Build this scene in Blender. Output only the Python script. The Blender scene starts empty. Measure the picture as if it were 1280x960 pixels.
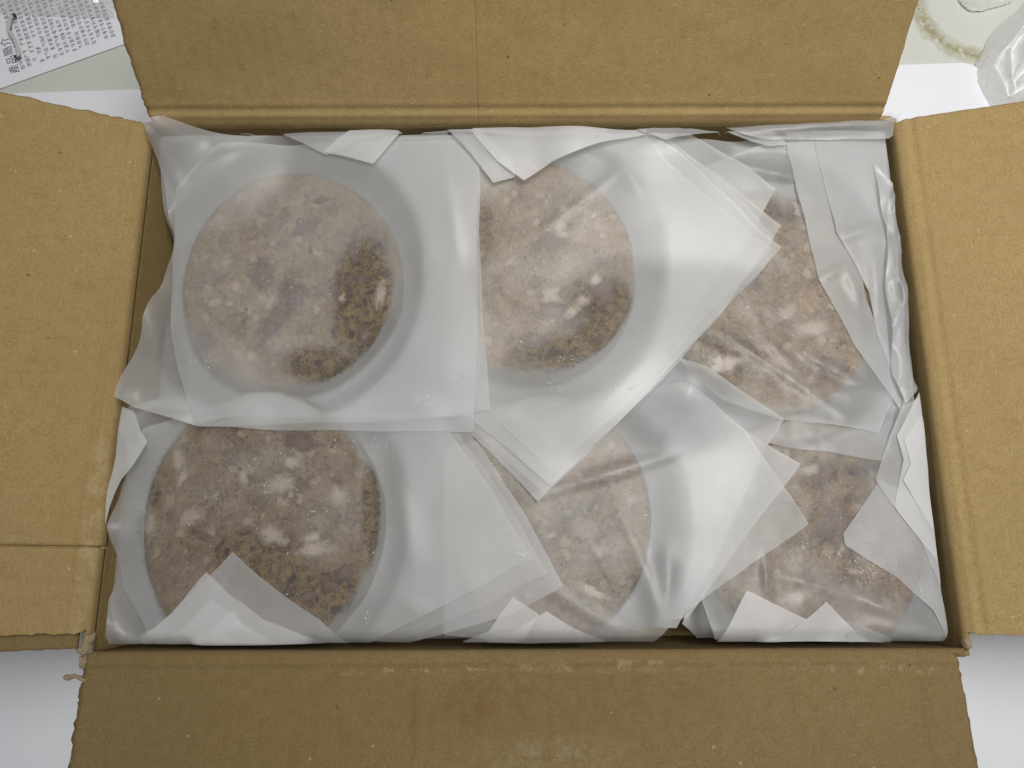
import bpy, bmesh, math, random
import numpy as np
from mathutils import Matrix, Vector
from mathutils.geometry import delaunay_2d_cdt

# ------------------------------------------------------------------ camera
SC = bpy.context.scene
COL = SC.collection
RIM = 0.098                      # height of the carton's rim above the table (m)
HALF_W, HALF_D = 0.200, 0.13476   # inside half sizes of the carton
PITCH, ROLL, YAW = 0.24135, -0.0039415, 0.0007985
FPX = 970.0                      # focal length for a 1280 wide picture
def _rot():
    c, s = math.cos, math.sin
    rx = np.array([[1, 0, 0], [0, c(PITCH), -s(PITCH)], [0, s(PITCH), c(PITCH)]])
    rr = np.array([[c(ROLL), -s(ROLL), 0], [s(ROLL), c(ROLL), 0], [0, 0, 1]])
    rt = np.array([[c(YAW), 0, s(YAW)], [0, 1, 0], [-s(YAW), 0, c(YAW)]])
    return rt @ rx @ rr
CAM_R = _rot()
CAM_P = np.array([-0.00561, -0.10158, RIM + 0.37011])
cd = bpy.data.cameras.new('camera')
cd.sensor_width = 36.0
cd.lens = FPX / 1280.0 * 36.0
cd.clip_start = 0.01
cd.clip_end = 50
cam = bpy.data.objects.new('camera', cd)
m4 = Matrix.Identity(4)
for i in range(3):
    for j in range(3):
        m4[i][j] = CAM_R[i, j]
    m4[i][3] = CAM_P[i]
cam.matrix_world = m4
COL.objects.link(cam)
SC.camera = cam

# ------------------------------------------------------------------ light (indoor, soft ceiling lamp and an added fill lamp)
w = bpy.data.worlds.new('World')
SC.world = w
w.use_nodes = True
w.node_tree.nodes['Background'].inputs[0].default_value = (0.93, 0.96, 1.0, 1)
w.node_tree.nodes['Background'].inputs[1].default_value = 0.14

def area_lamp(name, loc, target, size, power, color, spread=180):
    l = bpy.data.lights.new(name, 'AREA')
    l.shape = 'RECTANGLE'
    l.size, l.size_y = size
    l.energy = power
    l.color = color
    l.spread = math.radians(spread)
    o = bpy.data.objects.new(name, l)
    o.location = loc
    o.rotation_euler = (Vector(target) - Vector(loc)).to_track_quat('-Z', 'Y').to_euler()
    COL.objects.link(o)
    return o
area_lamp('key_fill_lamp', (0.30, 0.20, 1.36), (0.16, 0.18, 0.10), (0.70, 0.25), 2.7, (1.0, 0.985, 0.955), 75)
area_lamp('key_fill_lamp', (-0.10, -0.10, 2.2), (0.0, 0.05, 0.1), (1.2, 0.6), 3.6, (0.97, 0.985, 1.0))  # added wide fill, not a fixture of the room; brightens back flap and front

SC.render.engine = 'CYCLES'
SC.cycles.use_denoising = True
SC.cycles.max_bounces = 9
SC.cycles.diffuse_bounces = 3
SC.cycles.glossy_bounces = 3
SC.cycles.transmission_bounces = 7
SC.cycles.transparent_max_bounces = 32
SC.cycles.sample_clamp_indirect = 4.0
SC.view_settings.view_transform = 'Standard'
SC.view_settings.look = 'None'
SC.view_settings.exposure = 0.20
SC.view_settings.gamma = 1.0
SC.view_settings.use_curve_mapping = False

# ------------------------------------------------------------------ helpers
RND = random.Random(7)
def at(px, py, z):
    """world point at height z that the photograph shows at (px, py)"""
    d = CAM_R @ np.array([(px - 640) / FPX, -(py - 480) / FPX, -1.0])
    s = (z - CAM_P[2]) / d[2]
    return CAM_P + s * d

def _hash(ix, iy, seed):
    n = (ix.astype(np.int64) * 374761393 + iy.astype(np.int64) * 668265263 + seed * 1274126177) & 0xffffffff
    n = ((n ^ (n >> 13)) * 1274126177) & 0xffffffff
    return ((n ^ (n >> 16)) & 0xffff) / 65535.0
def vnoise(x, y, seed=0):
    x = np.asarray(x, float); y = np.asarray(y, float)
    ix = np.floor(x); iy = np.floor(y)
    fx = x - ix; fy = y - iy
    fx = fx * fx * (3 - 2 * fx); fy = fy * fy * (3 - 2 * fy)
    a = _hash(ix, iy, seed); b = _hash(ix + 1, iy, seed)
    c = _hash(ix, iy + 1, seed); d = _hash(ix + 1, iy + 1, seed)
    return (a * (1 - fx) + b * fx) * (1 - fy) + (c * (1 - fx) + d * fx) * fy
def fbm(x, y, seed=0, octs=4):
    t = 0; a = 1; n = 0
    for k in range(octs):
        t = t + a * vnoise(x * 2 ** k, y * 2 ** k, seed + 17 * k)
        n += a; a *= .5
    return t / n

def link(name, me, mat=None, parent=None, smooth=True):
    o = bpy.data.objects.new(name, me)
    COL.objects.link(o)
    if mat:
        me.materials.append(mat)
    if smooth and len(me.polygons):
        me.polygons.foreach_set('use_smooth', [True] * len(me.polygons))
    if parent:
        o.parent = parent
    return o
def mesh_from(name, V, F):
    me = bpy.data.meshes.new(name)
    me.from_pydata([tuple(map(float, v)) for v in V], [], [tuple(map(int, f)) for f in F])
    me.update()
    return me
def tag(o, label, cat, group=None):
    o['label'] = label
    o['category'] = cat
    if group:
        o['group'] = group
    return o
def empty(name, loc=(0, 0, 0)):
    o = bpy.data.objects.new(name, None)
    o.location = loc
    o.empty_display_size = 0.02
    COL.objects.link(o)
    return o
def grid_faces(nu, nv, off=0, flip=False):
    F = []
    for i in range(nu - 1):
        for j in range(nv - 1):
            a = off + i * nv + j
            q = (a, a + nv, a + nv + 1, a + 1)
            F.append(q[::-1] if flip else q)
    return F
def tube_mesh(name, pts, rad, seg=8, caps=True):
    pts = [Vector(p) for p in pts]
    V, F = [], []
    n = len(pts)
    for i, p in enumerate(pts):
        t = (pts[min(i + 1, n - 1)] - pts[max(i - 1, 0)]).normalized()
        a = t.orthogonal().normalized()
        b = t.cross(a)
        r = rad[i] if hasattr(rad, '__len__') else rad
        for k in range(seg):
            an = 2 * math.pi * k / seg
            V.append(p + r * (math.cos(an) * a + math.sin(an) * b))
    for i in range(n - 1):
        for k in range(seg):
            F.append((i * seg + k, i * seg + (k + 1) % seg, (i + 1) * seg + (k + 1) % seg, (i + 1) * seg + k))
    if caps:
        F.append(tuple(range(seg))[::-1])
        F.append(tuple(range((n - 1) * seg, n * seg)))
    return mesh_from(name, V, F)

# ------------------------------------------------------------------ node helper
class NT:
    def __init__(self, name):
        self.mat = bpy.data.materials.new(name)
        self.mat.use_nodes = True
        self.t = self.mat.node_tree
        self.t.nodes.clear()
        self.out = self.n('ShaderNodeOutputMaterial')
    def n(self, typ, **kw):
        nd = self.t.nodes.new(typ)
        for k, v in kw.items():
            if k.startswith('i_'):
                key = k[2:]
                key = int(key) if key.isdigit() else key.replace('_', ' ')
                sock = nd.inputs[key]
                if isinstance(v, bpy.types.NodeSocket):
                    self.t.links.new(v, sock)
                else:
                    sock.default_value = v
            else:
                setattr(nd, k, v)
        return nd
    def math(self, op, a, b=0.0, c=0.0, clamp=False):
        nd = self.n('ShaderNodeMath', operation=op, use_clamp=clamp)
        for i, v in enumerate((a, b, c)):
            if isinstance(v, bpy.types.NodeSocket):
                self.t.links.new(v, nd.inputs[i])
            else:
                nd.inputs[i].default_value = v
        return nd.outputs[0]
    def mix(self, f, a, b, blend='MIX'):
        nd = self.n('ShaderNodeMix', data_type='RGBA', blend_type=blend)
        for i, v in ((0, f), (6, a), (7, b)):
            if isinstance(v, bpy.types.NodeSocket):
                self.t.links.new(v, nd.inputs[i])
            else:
                nd.inputs[i].default_value = v if i == 0 else (*v, 1.0)
        return nd.outputs[2]
    def coords(self, scale=1000.0, rot=(0, 0, 0), loc=(0, 0, 0), src='Object'):
        tc = self.n('ShaderNodeTexCoord')
        mp = self.n('ShaderNodeMapping', i_Vector=tc.outputs[src])
        mp.inputs['Scale'].default_value = (scale,) * 3 if not hasattr(scale, '__len__') else scale
        mp.inputs['Rotation'].default_value = rot
        mp.inputs['Location'].default_value = loc
        return mp.outputs[0]
    def noise(self, vec, scale, detail=3.0, rough=.55, dist=0.0, dim='3D'):
        nd = self.n('ShaderNodeTexNoise', i_Vector=vec, i_Scale=scale, i_Detail=detail, i_Roughness=rough, i_Distortion=dist)
        return nd.outputs['Fac']
    def voro(self, vec, scale, feature='F1', rnd=1.0):
        nd = self.n('ShaderNodeTexVoronoi', i_Vector=vec, i_Scale=scale, i_Randomness=rnd, feature=feature)
        return nd
    def ramp(self, f, lo, hi):
        return self.n('ShaderNodeMapRange', i_Value=f, i_From_Min=lo, i_From_Max=hi, interpolation_type='SMOOTHSTEP').outputs[0]
    def bump(self, h, strength, dist):
        return self.n('ShaderNodeBump', i_Height=h, i_Strength=strength, i_Distance=dist).outputs[0]
    def principled(self, color, rough=.6, normal=None, **kw):
        nd = self.n('ShaderNodeBsdfPrincipled')
        for k, v in (('Base Color', color), ('Roughness', rough), ('Normal', normal)) + tuple((a.replace('_', ' '), b) for a, b in kw.items()):
            if v is None:
                continue
            if isinstance(v, bpy.types.NodeSocket):
                self.t.links.new(v, nd.inputs[k])
            elif k == 'Base Color':
                nd.inputs[k].default_value = (*v, 1)
            else:
                nd.inputs[k].default_value = v
        return nd.outputs[0]
    def done(self, shader):
        self.t.links.new(shader, self.out.inputs['Surface'])
        return self.mat

# ------------------------------------------------------------------ materials
def kraft(name, seed=0.0, stains=None, tone=1.0):
    """brown corrugated board; object coordinates in mm, x along the hinge, y along the flutes"""
    t = NT(name)
    v = t.coords(1000.0, loc=(seed * 131.0, seed * 57.0, seed * 19.0))
    fine = t.noise(v, 1.2, 5, .68)
    mid = t.noise(v, 0.16, 4, .6)
    big = t.noise(v, 0.02, 3, .5)
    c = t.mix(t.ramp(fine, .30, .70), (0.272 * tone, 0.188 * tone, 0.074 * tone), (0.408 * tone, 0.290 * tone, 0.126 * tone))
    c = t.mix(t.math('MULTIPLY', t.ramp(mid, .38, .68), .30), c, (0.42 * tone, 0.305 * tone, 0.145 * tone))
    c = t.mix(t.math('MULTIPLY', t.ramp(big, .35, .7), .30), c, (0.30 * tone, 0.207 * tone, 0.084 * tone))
    # fibres: short strands in two directions
    va = t.coords((260, 2600, 1000), rot=(0, 0, .5 + seed), loc=(seed * 31, 3, 0))
    vb = t.coords((2600, 300, 1000), rot=(0, 0, .35), loc=(seed * 11, 9, 0))
    fa = t.ramp(t.noise(va, .55, 3, .6), .60, .70)
    fb = t.ramp(t.noise(vb, .5, 3, .6), .60, .70)
    c = t.mix(t.math('MULTIPLY', fa, .30), c, (0.52 * tone, 0.40 * tone, 0.21 * tone))
    c = t.mix(t.math('MULTIPLY', fb, .28), c, (0.21 * tone, 0.13 * tone, 0.045 * tone))
    # faint flute streaks: broken lines running along y
    vs = t.coords((1000, 90, 1000), loc=(seed * 7, 0, 0))
    st = t.ramp(t.noise(vs, .11, 4, .75), .56, .74)
    c = t.mix(t.math('MULTIPLY', st, .38), c, (0.22 * tone, 0.14 * tone, 0.05 * tone))
    # dark and bright specks
    vw_ = t.coords((1000, 620, 1000), loc=(seed * 71.0, 5, 0), rot=(0, 0, .4))
    dk = t.math('MULTIPLY', t.ramp(t.voro(vw_, .085).outputs['Distance'], .085, .03), t.ramp(t.noise(v, .05, 2), .50, .60))
    c = t.mix(t.math('MULTIPLY', dk, .75), c, (0.10, 0.06, 0.025))
    br = t.ramp(t.voro(t.coords(1000, loc=(400 + seed, 80, 3)), .07).outputs['Distance'], .06, .035)
    c = t.mix(t.math('MULTIPLY', br, .28), c, (0.70, 0.60, 0.38))
    if stains:
        vo = t.coords(1000.0)
        sep = t.n('ShaderNodeSeparateXYZ', i_0=vo)
        wob = t.noise(vo, .16, 6, .75)
        for (cx, cy, rx, ry, col, amt, lo, hi) in stains:
            dx = t.math('DIVIDE', t.math('SUBTRACT', sep.outputs[0], cx), rx)
            dy = t.math('DIVIDE', t.math('SUBTRACT', sep.outputs[1], cy), ry)
            d2 = t.math('ADD', t.math('MULTIPLY', dx, dx), t.math('MULTIPLY', dy, dy))
            edge = t.math('SUBTRACT', 1.0, d2, clamp=True)
            msk = t.math('MULTIPLY', edge, t.ramp(wob, lo, hi))
            c = t.mix(t.math('MULTIPLY', msk, amt), c, col)
    flute = t.n('ShaderNodeTexWave', i_Vector=v, i_Scale=.042, wave_type='BANDS', bands_direction='X').outputs['Fac']
    flute = t.math('MULTIPLY', flute, 1.0)
    h = t.math('ADD', t.math('MULTIPLY', fine, .16), t.math('MULTIPLY', flute, .14))
    h = t.math('ADD', h, t.math('MULTIPLY', mid, .25))
    return t.done(t.principled(c, .82, t.bump(h, .55, .0012), Specular_IOR_Level=.25))

def torn_mat():
    t = NT('torn_board')
    v = t.coords(1000)
    c = t.mix(t.noise(v, 1.2, 4, .6), (0.20, 0.145, 0.075), (0.46, 0.37, 0.25))
    return t.done(t.principled(c, .9, t.bump(t.noise(v, 1.5, 4), .6, .0008)))

def sheet_mat(name, haze=.40, rough=.40, tint=(.86, .87, .88), gloss=.16, blur=.35, clings=False):
    """greaseproof interleaf: clears where it clings wet to the meat (attribute 'wet')"""
    t = NT(name)
    wet = t.n('ShaderNodeAttribute', attribute_name='wet').outputs['Fac']
    var = t.n('ShaderNodeAttribute', attribute_name='cloud').outputs['Fac']
    if clings:
        v = t.coords(1000)
        n2 = t.noise(v, .40, 2, .6)
        wet = t.ramp(t.math('ADD', wet, t.math('MULTIPLY', t.math('SUBTRACT', n2, .5), .55)), .05, 1.0)
    hz = t.math('MULTIPLY', t.math('ADD', .80, t.math('MULTIPLY', var, .40)), haze)
    hz = t.math('MULTIPLY', hz, t.math('SUBTRACT', 1.0, t.math('MULTIPLY', wet, .90)), clamp=True)
    tr = t.n('ShaderNodeBsdfTransparent', i_Color=(.985, .985, .98, 1)).outputs[0]
    clear = tr
    if blur:
        bl = t.math('MULTIPLY', t.math('SUBTRACT', 1.0, t.math('MULTIPLY', wet, .9)), blur)
        rf = t.n('ShaderNodeBsdfRefraction', i_Color=(.985, .985, .98, 1), i_Roughness=.42, i_IOR=1.18).outputs[0]
        clear = t.n('ShaderNodeMixShader', i_0=bl, i_1=tr, i_2=rf).outputs[0]
    df = t.n('ShaderNodeBsdfDiffuse', i_Color=(*tint, 1)).outputs[0]
    tl = t.n('ShaderNodeBsdfTranslucent', i_Color=(*tint, 1)).outputs[0]
    sc = t.n('ShaderNodeMixShader', i_0=.42, i_1=df, i_2=tl).outputs[0]
    body = t.n('ShaderNodeMixShader', i_0=hz, i_1=clear, i_2=sc).outputs[0]
    fr = t.n('ShaderNodeLayerWeight', i_Blend=.25).outputs['Facing']
    ff = t.math('ADD', gloss * .35, t.math('MULTIPLY', t.math('POWER', fr, 2.5), gloss * 2.2), clamp=True)
    gl = t.n('ShaderNodeBsdfGlossy', i_Roughness=rough, i_Color=(1, 1, 1, 1)).outputs[0]
    return t.done(t.n('ShaderNodeMixShader', i_0=ff, i_1=body, i_2=gl).outputs[0])

def patty_mat(name, seed, tone=1.0, warm=0.0, rad=.0565, brown=()):
    t = NT(name)
    v = t.coords(1000, loc=(seed * 173.0, seed * 91.0, seed * 37.0), rot=(0, 0, seed * 1.3))
    wv = t.n('ShaderNodeTexNoise', i_Vector=v, i_Scale=.09, i_Detail=3.0).outputs['Color']
    wm = t.n('ShaderNodeVectorMath', operation='MULTIPLY_ADD')
    t.t.links.new(wv, wm.inputs[0]); wm.inputs[1].default_value = (9, 9, 9); t.t.links.new(v, wm.inputs[2])
    vw = wm.outputs[0]
    big = t.noise(v, .035, 3, .5)
    mid = t.noise(vw, .10, 5, .62)
    fine = t.noise(vw, .55, 5, .7)
    k = tone
    c = t.mix(t.ramp(mid, .36, .64), (0.165 * k, 0.110 * k, 0.072 * k), (0.275 * k, 0.200 * k, 0.136 * k))
    c = t.mix(t.math('MULTIPLY', t.ramp(big, .42, .64), .35), c, (0.20 * k, 0.130 * k, 0.070 * k))
    c = t.mix(t.math('MULTIPLY', t.ramp(fine, .50, .70), .35), c, (0.44 * k, 0.34 * k, 0.25 * k))
    c = t.mix(t.math('MULTIPLY', t.ramp(fine, .46, .30), .45), c, (0.10 * k, 0.058 * k, 0.036 * k))
    # lean chunks: dark purple brown cells
    vc = t.voro(vw, .105)
    rn = t.n('ShaderNodeSeparateColor', i_0=vc.outputs['Color'])
    ch = t.math('MULTIPLY', t.ramp(rn.outputs[0], .66, .74), t.ramp(vc.outputs['Distance'], .52, .34))
    c = t.mix(t.math('MULTIPLY', ch, .42), c, (0.095 * k, 0.055 * k, 0.040 * k))
    # fat flecks
    vf = t.voro(vw, .16)
    rf = t.n('ShaderNodeSeparateColor', i_0=vf.outputs['Color'])
    ft = t.math('MULTIPLY', t.ramp(rf.outputs[1], .70, .78), t.ramp(vf.outputs['Distance'], .46, .26))
    c = t.mix(t.math('MULTIPLY', ft, .30), c, (0.62 * k, 0.54 * k, 0.45 * k))
    sw = t.ramp(t.math('ABSOLUTE', t.math('SUBTRACT', t.noise(vw, .13, 3, .55, 1.2), .5)), .055, .0)
    c = t.mix(t.math('MULTIPLY', sw, .26), c, (0.43 * k, 0.33 * k, 0.24 * k))
    # ochre fibrous streaks
    vfb = t.coords((1600, 320, 1000), rot=(0, 0, seed * 2.1), loc=(seed * 17, 0, 0))
    fb = t.ramp(t.noise(vfb, .30, 5, .75, .8), .56, .70)
    c = t.mix(t.math('MULTIPLY', fb, .42), c, (0.33 * k, 0.215 * k, 0.08 * k))
    if warm:
        c = t.mix(warm, c, (0.30, 0.19, 0.08))
    # pale crust at the rim, browner just inside it
    rv = t.n('ShaderNodeVectorMath', operation='LENGTH')
    tcr = t.n('ShaderNodeMapping', i_Vector=t.n('ShaderNodeTexCoord').outputs['Object'])
    tcr.inputs['Scale'].default_value = (1 / rad, 1 / (rad * 1.10), 0)
    t.t.links.new(tcr.outputs[0], rv.inputs[0])
    rr = t.math('ADD', rv.outputs['Value'], t.math('MULTIPLY', t.math('SUBTRACT', mid, .5), .10))
    ring = t.math('MULTIPLY', t.ramp(rr, .72, .93), t.ramp(big, .34, .56))
    c = t.mix(t.math('MULTIPLY', ring, .5), c, (0.20 * k, 0.125 * k, 0.045 * k))
    c = t.mix(t.math('MULTIPLY', t.ramp(rr, .955, .995), .75), c, (0.44 * k, 0.34 * k, 0.22 * k))
    # dry browned patches: ochre crumb with dark pits
    if brown:
        so = t.n('ShaderNodeSeparateXYZ', i_0=t.coords(1000))
        bm_ = None
        for (bx0, by0, brx, bry) in brown:
            dx = t.math('DIVIDE', t.math('SUBTRACT', so.outputs[0], bx0), brx * 1.15)
            dy = t.math('DIVIDE', t.math('SUBTRACT', so.outputs[1], by0), bry * 1.15)
            q = t.math('SUBTRACT', 1.0, t.math('ADD', t.math('MULTIPLY', dx, dx), t.math('MULTIPLY', dy, dy)))
            bm_ = q if bm_ is None else t.math('MAXIMUM', bm_, q)
        bmk = t.ramp(t.math('ADD', bm_, t.math('MULTIPLY', t.math('SUBTRACT', mid, .5), 2.0)), -.15, .60)
        crumb = t.noise(vw, .24, 6, .70)
        bc = t.mix(t.ramp(crumb, .40, .60), (0.040, 0.020, 0.007), (0.175, 0.108, 0.038))
        bc = t.mix(t.math('MULTIPLY', t.ramp(fine, .56, .70), .45), bc, (0.36, 0.26, 0.13))
        strand = t.ramp(t.math('ABSOLUTE', t.math('SUBTRACT', t.noise(vw, .42, 4, .6, 1.0), .5)), .035, .0)
        bc = t.mix(t.math('MULTIPLY', strand, .6), bc, (0.33, 0.225, 0.10))
        pc = t.voro(vw, .16)
        bc = t.mix(t.math('MULTIPLY', t.ramp(pc.outputs['Distance'], .40, .24), t.ramp(t.noise(vw, .10, 2), .48, .56)), bc, (0.035, 0.014, 0.007))
        c = t.mix(t.math('MULTIPLY', bmk, .95), c, bc)
    # pits
    pt = t.ramp(t.voro(vw, .22).outputs['Distance'], .16, .05)
    c = t.mix(t.math('MULTIPLY', pt, .6), c, (0.07, 0.035, 0.015))
    c = t.mix(1.0, c, (.97, .98, .94), 'MULTIPLY')
    h = t.math('ADD', t.math('MULTIPLY', mid, 1.0), t.math('MULTIPLY', fine, .8))
    h = t.math('SUBTRACT', h, t.math('MULTIPLY', pt, .5))
    return t.done(t.principled(c, .46, t.bump(h, .8, .0016), Specular_IOR_Level=.45))

def plain(name, col, rough=.5, var=.06, scale=.2, bump=.1, **kw):
    t = NT(name)
    v = t.coords(1000)
    n = t.noise(v, scale, 4, .6)
    c = t.mix(n, tuple(x * (1 - var) for x in col), tuple(min(1, x * (1 + var)) for x in col))
    return t.done(t.principled(c, rough, t.bump(n, bump, .001), **kw))

def lump_mat(name, c0, c1):
    t = NT(name)
    v = t.coords(1000)
    n = t.noise(v, .45, 4, .65)
    ed = t.n('ShaderNodeAttribute', attribute_name='edge').outputs['Fac']
    f = t.ramp(t.math('ADD', ed, t.math('MULTIPLY', t.math('SUBTRACT', n, .5), 1.3)), .95, .15)
    p = t.principled(t.mix(n, c0, c1), .42, t.bump(n, .4, .001))
    tr = t.n('ShaderNodeBsdfTransparent').outputs[0]
    return t.done(t.n('ShaderNodeMixShader', i_0=t.math('MULTIPLY', f, .90), i_1=tr, i_2=p).outputs[0])
M_FAT = lump_mat('fat', (.28, .21, .155), (.48, .40, .32))
M_LEAN = lump_mat('lean_meat', (.075, .040, .030), (.19, .115, .08))
M_TORN = torn_mat()
M_SHEET = sheet_mat('interleaf_sheet_film', .43, gloss=.085, blur=.45)
M_CLEAR = sheet_mat('interleaf_sheet_clinging', .34, gloss=.085, blur=.18, clings=True)
M_FAINT = sheet_mat('interleaf_sheet_faint', .14, gloss=.06, blur=0, clings=True)
M_THICK = sheet_mat('interleaf_sheet_bunched', .62, tint=(.90, .90, .90), gloss=.10, blur=0)
M_GLOSSY = sheet_mat('interleaf_sheet_shiny', .36, rough=.34, gloss=.045, blur=.3, clings=True)

# ------------------------------------------------------------------ table and what lies on it
def table_mat():
    t = NT('table_top')
    v = t.coords(1000)
    n = t.noise(v, .03, 4, .55)
    f = t.noise(v, .8, 3, .6)
    c = t.mix(n, (.55, .56, .50), (.63, .64, .585))
    c = t.mix(t.math('MULTIPLY', t.ramp(f, .6, .75), .25), c, (.50, .50, .44))
    # dried olive ring stain near the bag
    sep = t.n('ShaderNodeSeparateXYZ', i_0=v)
    cc = at(1225, 4, 0) * 1000
    rr = np.linalg.norm(at(1225, 71, 0) - at(1225, 4, 0)) * 1000
    dx = t.math('SUBTRACT', sep.outputs[0], float(cc[0])); dy = t.math('SUBTRACT', sep.outputs[1], float(cc[1]))
    d = t.math('SQRT', t.math('ADD', t.math('MULTIPLY', dx, dx), t.math('MULTIPLY', dy, dy)))
    wob = t.noise(v, .12, 4, .6)
    d = t.math('ADD', d, t.math('MULTIPLY', t.math('SUBTRACT', wob, .5), 9.0))
    ring = t.math('SUBTRACT', 1.0, t.math('DIVIDE', t.math('ABSOLUTE', t.math('SUBTRACT', d, float(rr))), 8.0), clamp=True)
    brk = t.math('MULTIPLY', t.ramp(t.noise(v, .20, 6, .78, 1.0), .33, .54), t.ramp(t.noise(v, .06, 3), .22, .45))
    m = t.math('MULTIPLY', t.math('POWER', ring, .7), brk)
    c = t.mix(t.math('MULTIPLY', m, .85), c, (.26, .215, .075))
    return t.done(t.principled(c, .42, t.bump(f, .08, .001)))
S = 1.6
me = mesh_from('table', [(-S, -S, 0), (S, -S, 0), (S, S, 0), (-S, S, 0)], [(0, 1, 2, 3)])
o = link('table', me, table_mat(), smooth=False)
o['kind'] = 'structure'

def plate(name, outline, z0, z1, mat, parent=None):
    n = len(outline)
    V = [(x, y, z0) for x, y in outline] + [(x, y, z1) for x, y in outline]
    F = [tuple(range(n))[::-1], tuple(range(n, 2 * n))] + [(i, (i + 1) % n, n + (i + 1) % n, n + i) for i in range(n)]
    return link(name, mesh_from(name, V, F), mat, parent, smooth=False)

# white board under the carton, rounded corner at the back right
zb = .003
a = at(-60, 119, zb); b = at(1128, 81, zb)
bx = at(1230, 90, zb)[0]
slope = (b[1] - a[1]) / (b[0] - a[0])
top_y = lambda x: a[1] + slope * (x - a[0])
rad = .014
out = [(-.46, -.42), (bx, -.42)]
for k in range(9):
    an = k / 8 * math.pi / 2
    out.append((bx - rad + rad * math.cos(an), top_y(bx - rad) - rad + rad * math.sin(an)))
out.append((-.46, top_y(-.46)))
tag(plate('white_board', out, .0003, zb, plain('white_board_plastic', (.80, .81, .85), .4, .015, .05, .03)),
    'smooth white board with a rounded corner lying flat under the cardboard box', 'board')

# printed leaflet
LZ = .0012
lc = [at(px, py, LZ) for px, py in ((4, 109), (149, 57))]
ux = (lc[1] - lc[0]); ux[2] = 0; ux /= np.linalg.norm(ux)
uy = np.array([-ux[1], ux[0], 0])
org = lc[0]
def lp(u, v):            # leaflet coordinates in metres
    p = org + ux * u + uy * v
    return p
LW = .115
ol = [lp(-.05, 0), lp(LW, 0), lp(LW, .13), lp(-.05, .13)]
leaf = plate('printed_leaflet', [(p[0], p[1]) for p in ol], .0004, LZ, plain('leaflet_paper', (.80, .81, .85), .6, .01, .1, .03))
tag(leaf, 'white leaflet printed with a heading and lines of small text', 'leaflet')
M_INK = plain('ink', (.13, .13, .15), .7)
M_INK2 = plain('faint_ink', (.30, .30, .33), .7)
# heading
cu = bpy.data.curves.new('heading', 'FONT')
cu.body = '產品簡介'
cu.size = .0074
cu.space_character = 1.12
tmp = bpy.data.objects.new('heading_curve', cu)
COL.objects.link(tmp)
dg = bpy.context.evaluated_depsgraph_get()
hm = bpy.data.meshes.new_from_object(tmp.evaluated_get(dg))
bpy.data.objects.remove(tmp)
h0 = at(24, 90, LZ + .0002); h1 = at(13, 56, LZ + .0002)
ang = math.atan2(h1[1] - h0[1], h1[0] - h0[0])
ho = link('heading', hm, M_INK, leaf, smooth=False)
ho.matrix_world = Matrix.Translation(Vector((h0[0], h0[1], LZ + .00025))) @ Matrix.Rotation(ang, 4, 'Z')
# body text: lines running the same way, next to each other
dirv = np.array([math.cos(ang), math.sin(ang), 0]); perp = np.array([math.sin(ang), -math.cos(ang), 0])
V, F = [], []
r3 = random.Random(3)
def stroke(o_, a0, b0, a1, b1, w_):
    p = o_ + dirv * a0 + perp * b0; q = o_ + dirv * a1 + perp * b1
    t_ = q - p; L = np.linalg.norm(t_)
    if L < 1e-6:
        return
    nrm = np.array([-t_[1], t_[0], 0]) / L * w_ / 2
    k = len(V)
    for c_ in (p - nrm, q - nrm, q + nrm, p + nrm):
        V.append((c_[0], c_[1], LZ + .0002 + len(F) % 7 * 4e-6))
    F.append((k, k + 1, k + 2, k + 3))
line0 = at(30, 88, LZ)
lstep = .0046
cs = .0034
for li in range(15):
    start = line0 + perp * (li * lstep) + dirv * (.001 + .0006 * math.sin(li * 2.1))
    for ci in range(21):
        if r3.random() < .07:
            continue
        o_ = start + dirv * ci * cs * 1.08
        for k in range(r3.randint(2, 4)):
            y_ = (k + .4) / 4.2 * cs
            stroke(o_, .08 * cs, y_ - .5 * cs, (.55 + .35 * r3.random()) * cs, y_ - .5 * cs, .00040)
        for k in range(r3.randint(1, 3)):
            x_ = (.15 + .7 * r3.random()) * cs
            stroke(o_, x_, -.45 * cs, x_ + r3.uniform(-.2, .2) * cs, .42 * cs, .00040)
body = link('printed_text', mesh_from('printed_text', V, F), M_INK2, leaf, smooth=False)
body['kind'] = 'stuff'

# grey film lying over the leaflet's top
def film():
    P = [(-40, 13), (45, 16), (141, 19), (150, -60), (-40, -60)]
    pts = [at(x, y, .005) for x, y in P]
    nu, nv = 40, 20
    V = []
    for i in range(nu):
        for j in range(nv):
            u, v_ = i / (nu - 1), j / (nv - 1)
            lo = pts[0] * (1 - u) + pts[2] * u; hi = pts[4] * (1 - u) + pts[3] * u
            p = lo * (1 - v_) + hi * v_
            r_ = abs(fbm(np.array(p[0] * 90), np.array(p[1] * 220), 5, 3) - .5) * 2
            V.append((p[0], p[1], .0022 + .010 * (1 - r_) ** 3 * min(1, v_ * 2.5 + .05)))
    return mesh_from('plastic_film', V, grid_faces(nu, nv))
tag(link('plastic_film', film(), sheet_mat('grey_film', .38, rough=.2, tint=(.85, .85, .84), gloss=.12, blur=.2)),
    'crinkled grey translucent plastic film lying over the top of the leaflet', 'plastic film')
sp = [(20, 19), (14, 22), (11.3, 30), (10.2, 37), (13, 42), (17, 48), (20.5, 56), (22.6, 64), (22.6, 69), (20.5, 72)]
sp = [at(x, y, .0040 + (.0015 if 1 < i < 9 else 0)) for i, (x, y) in enumerate(sp)]
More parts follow.
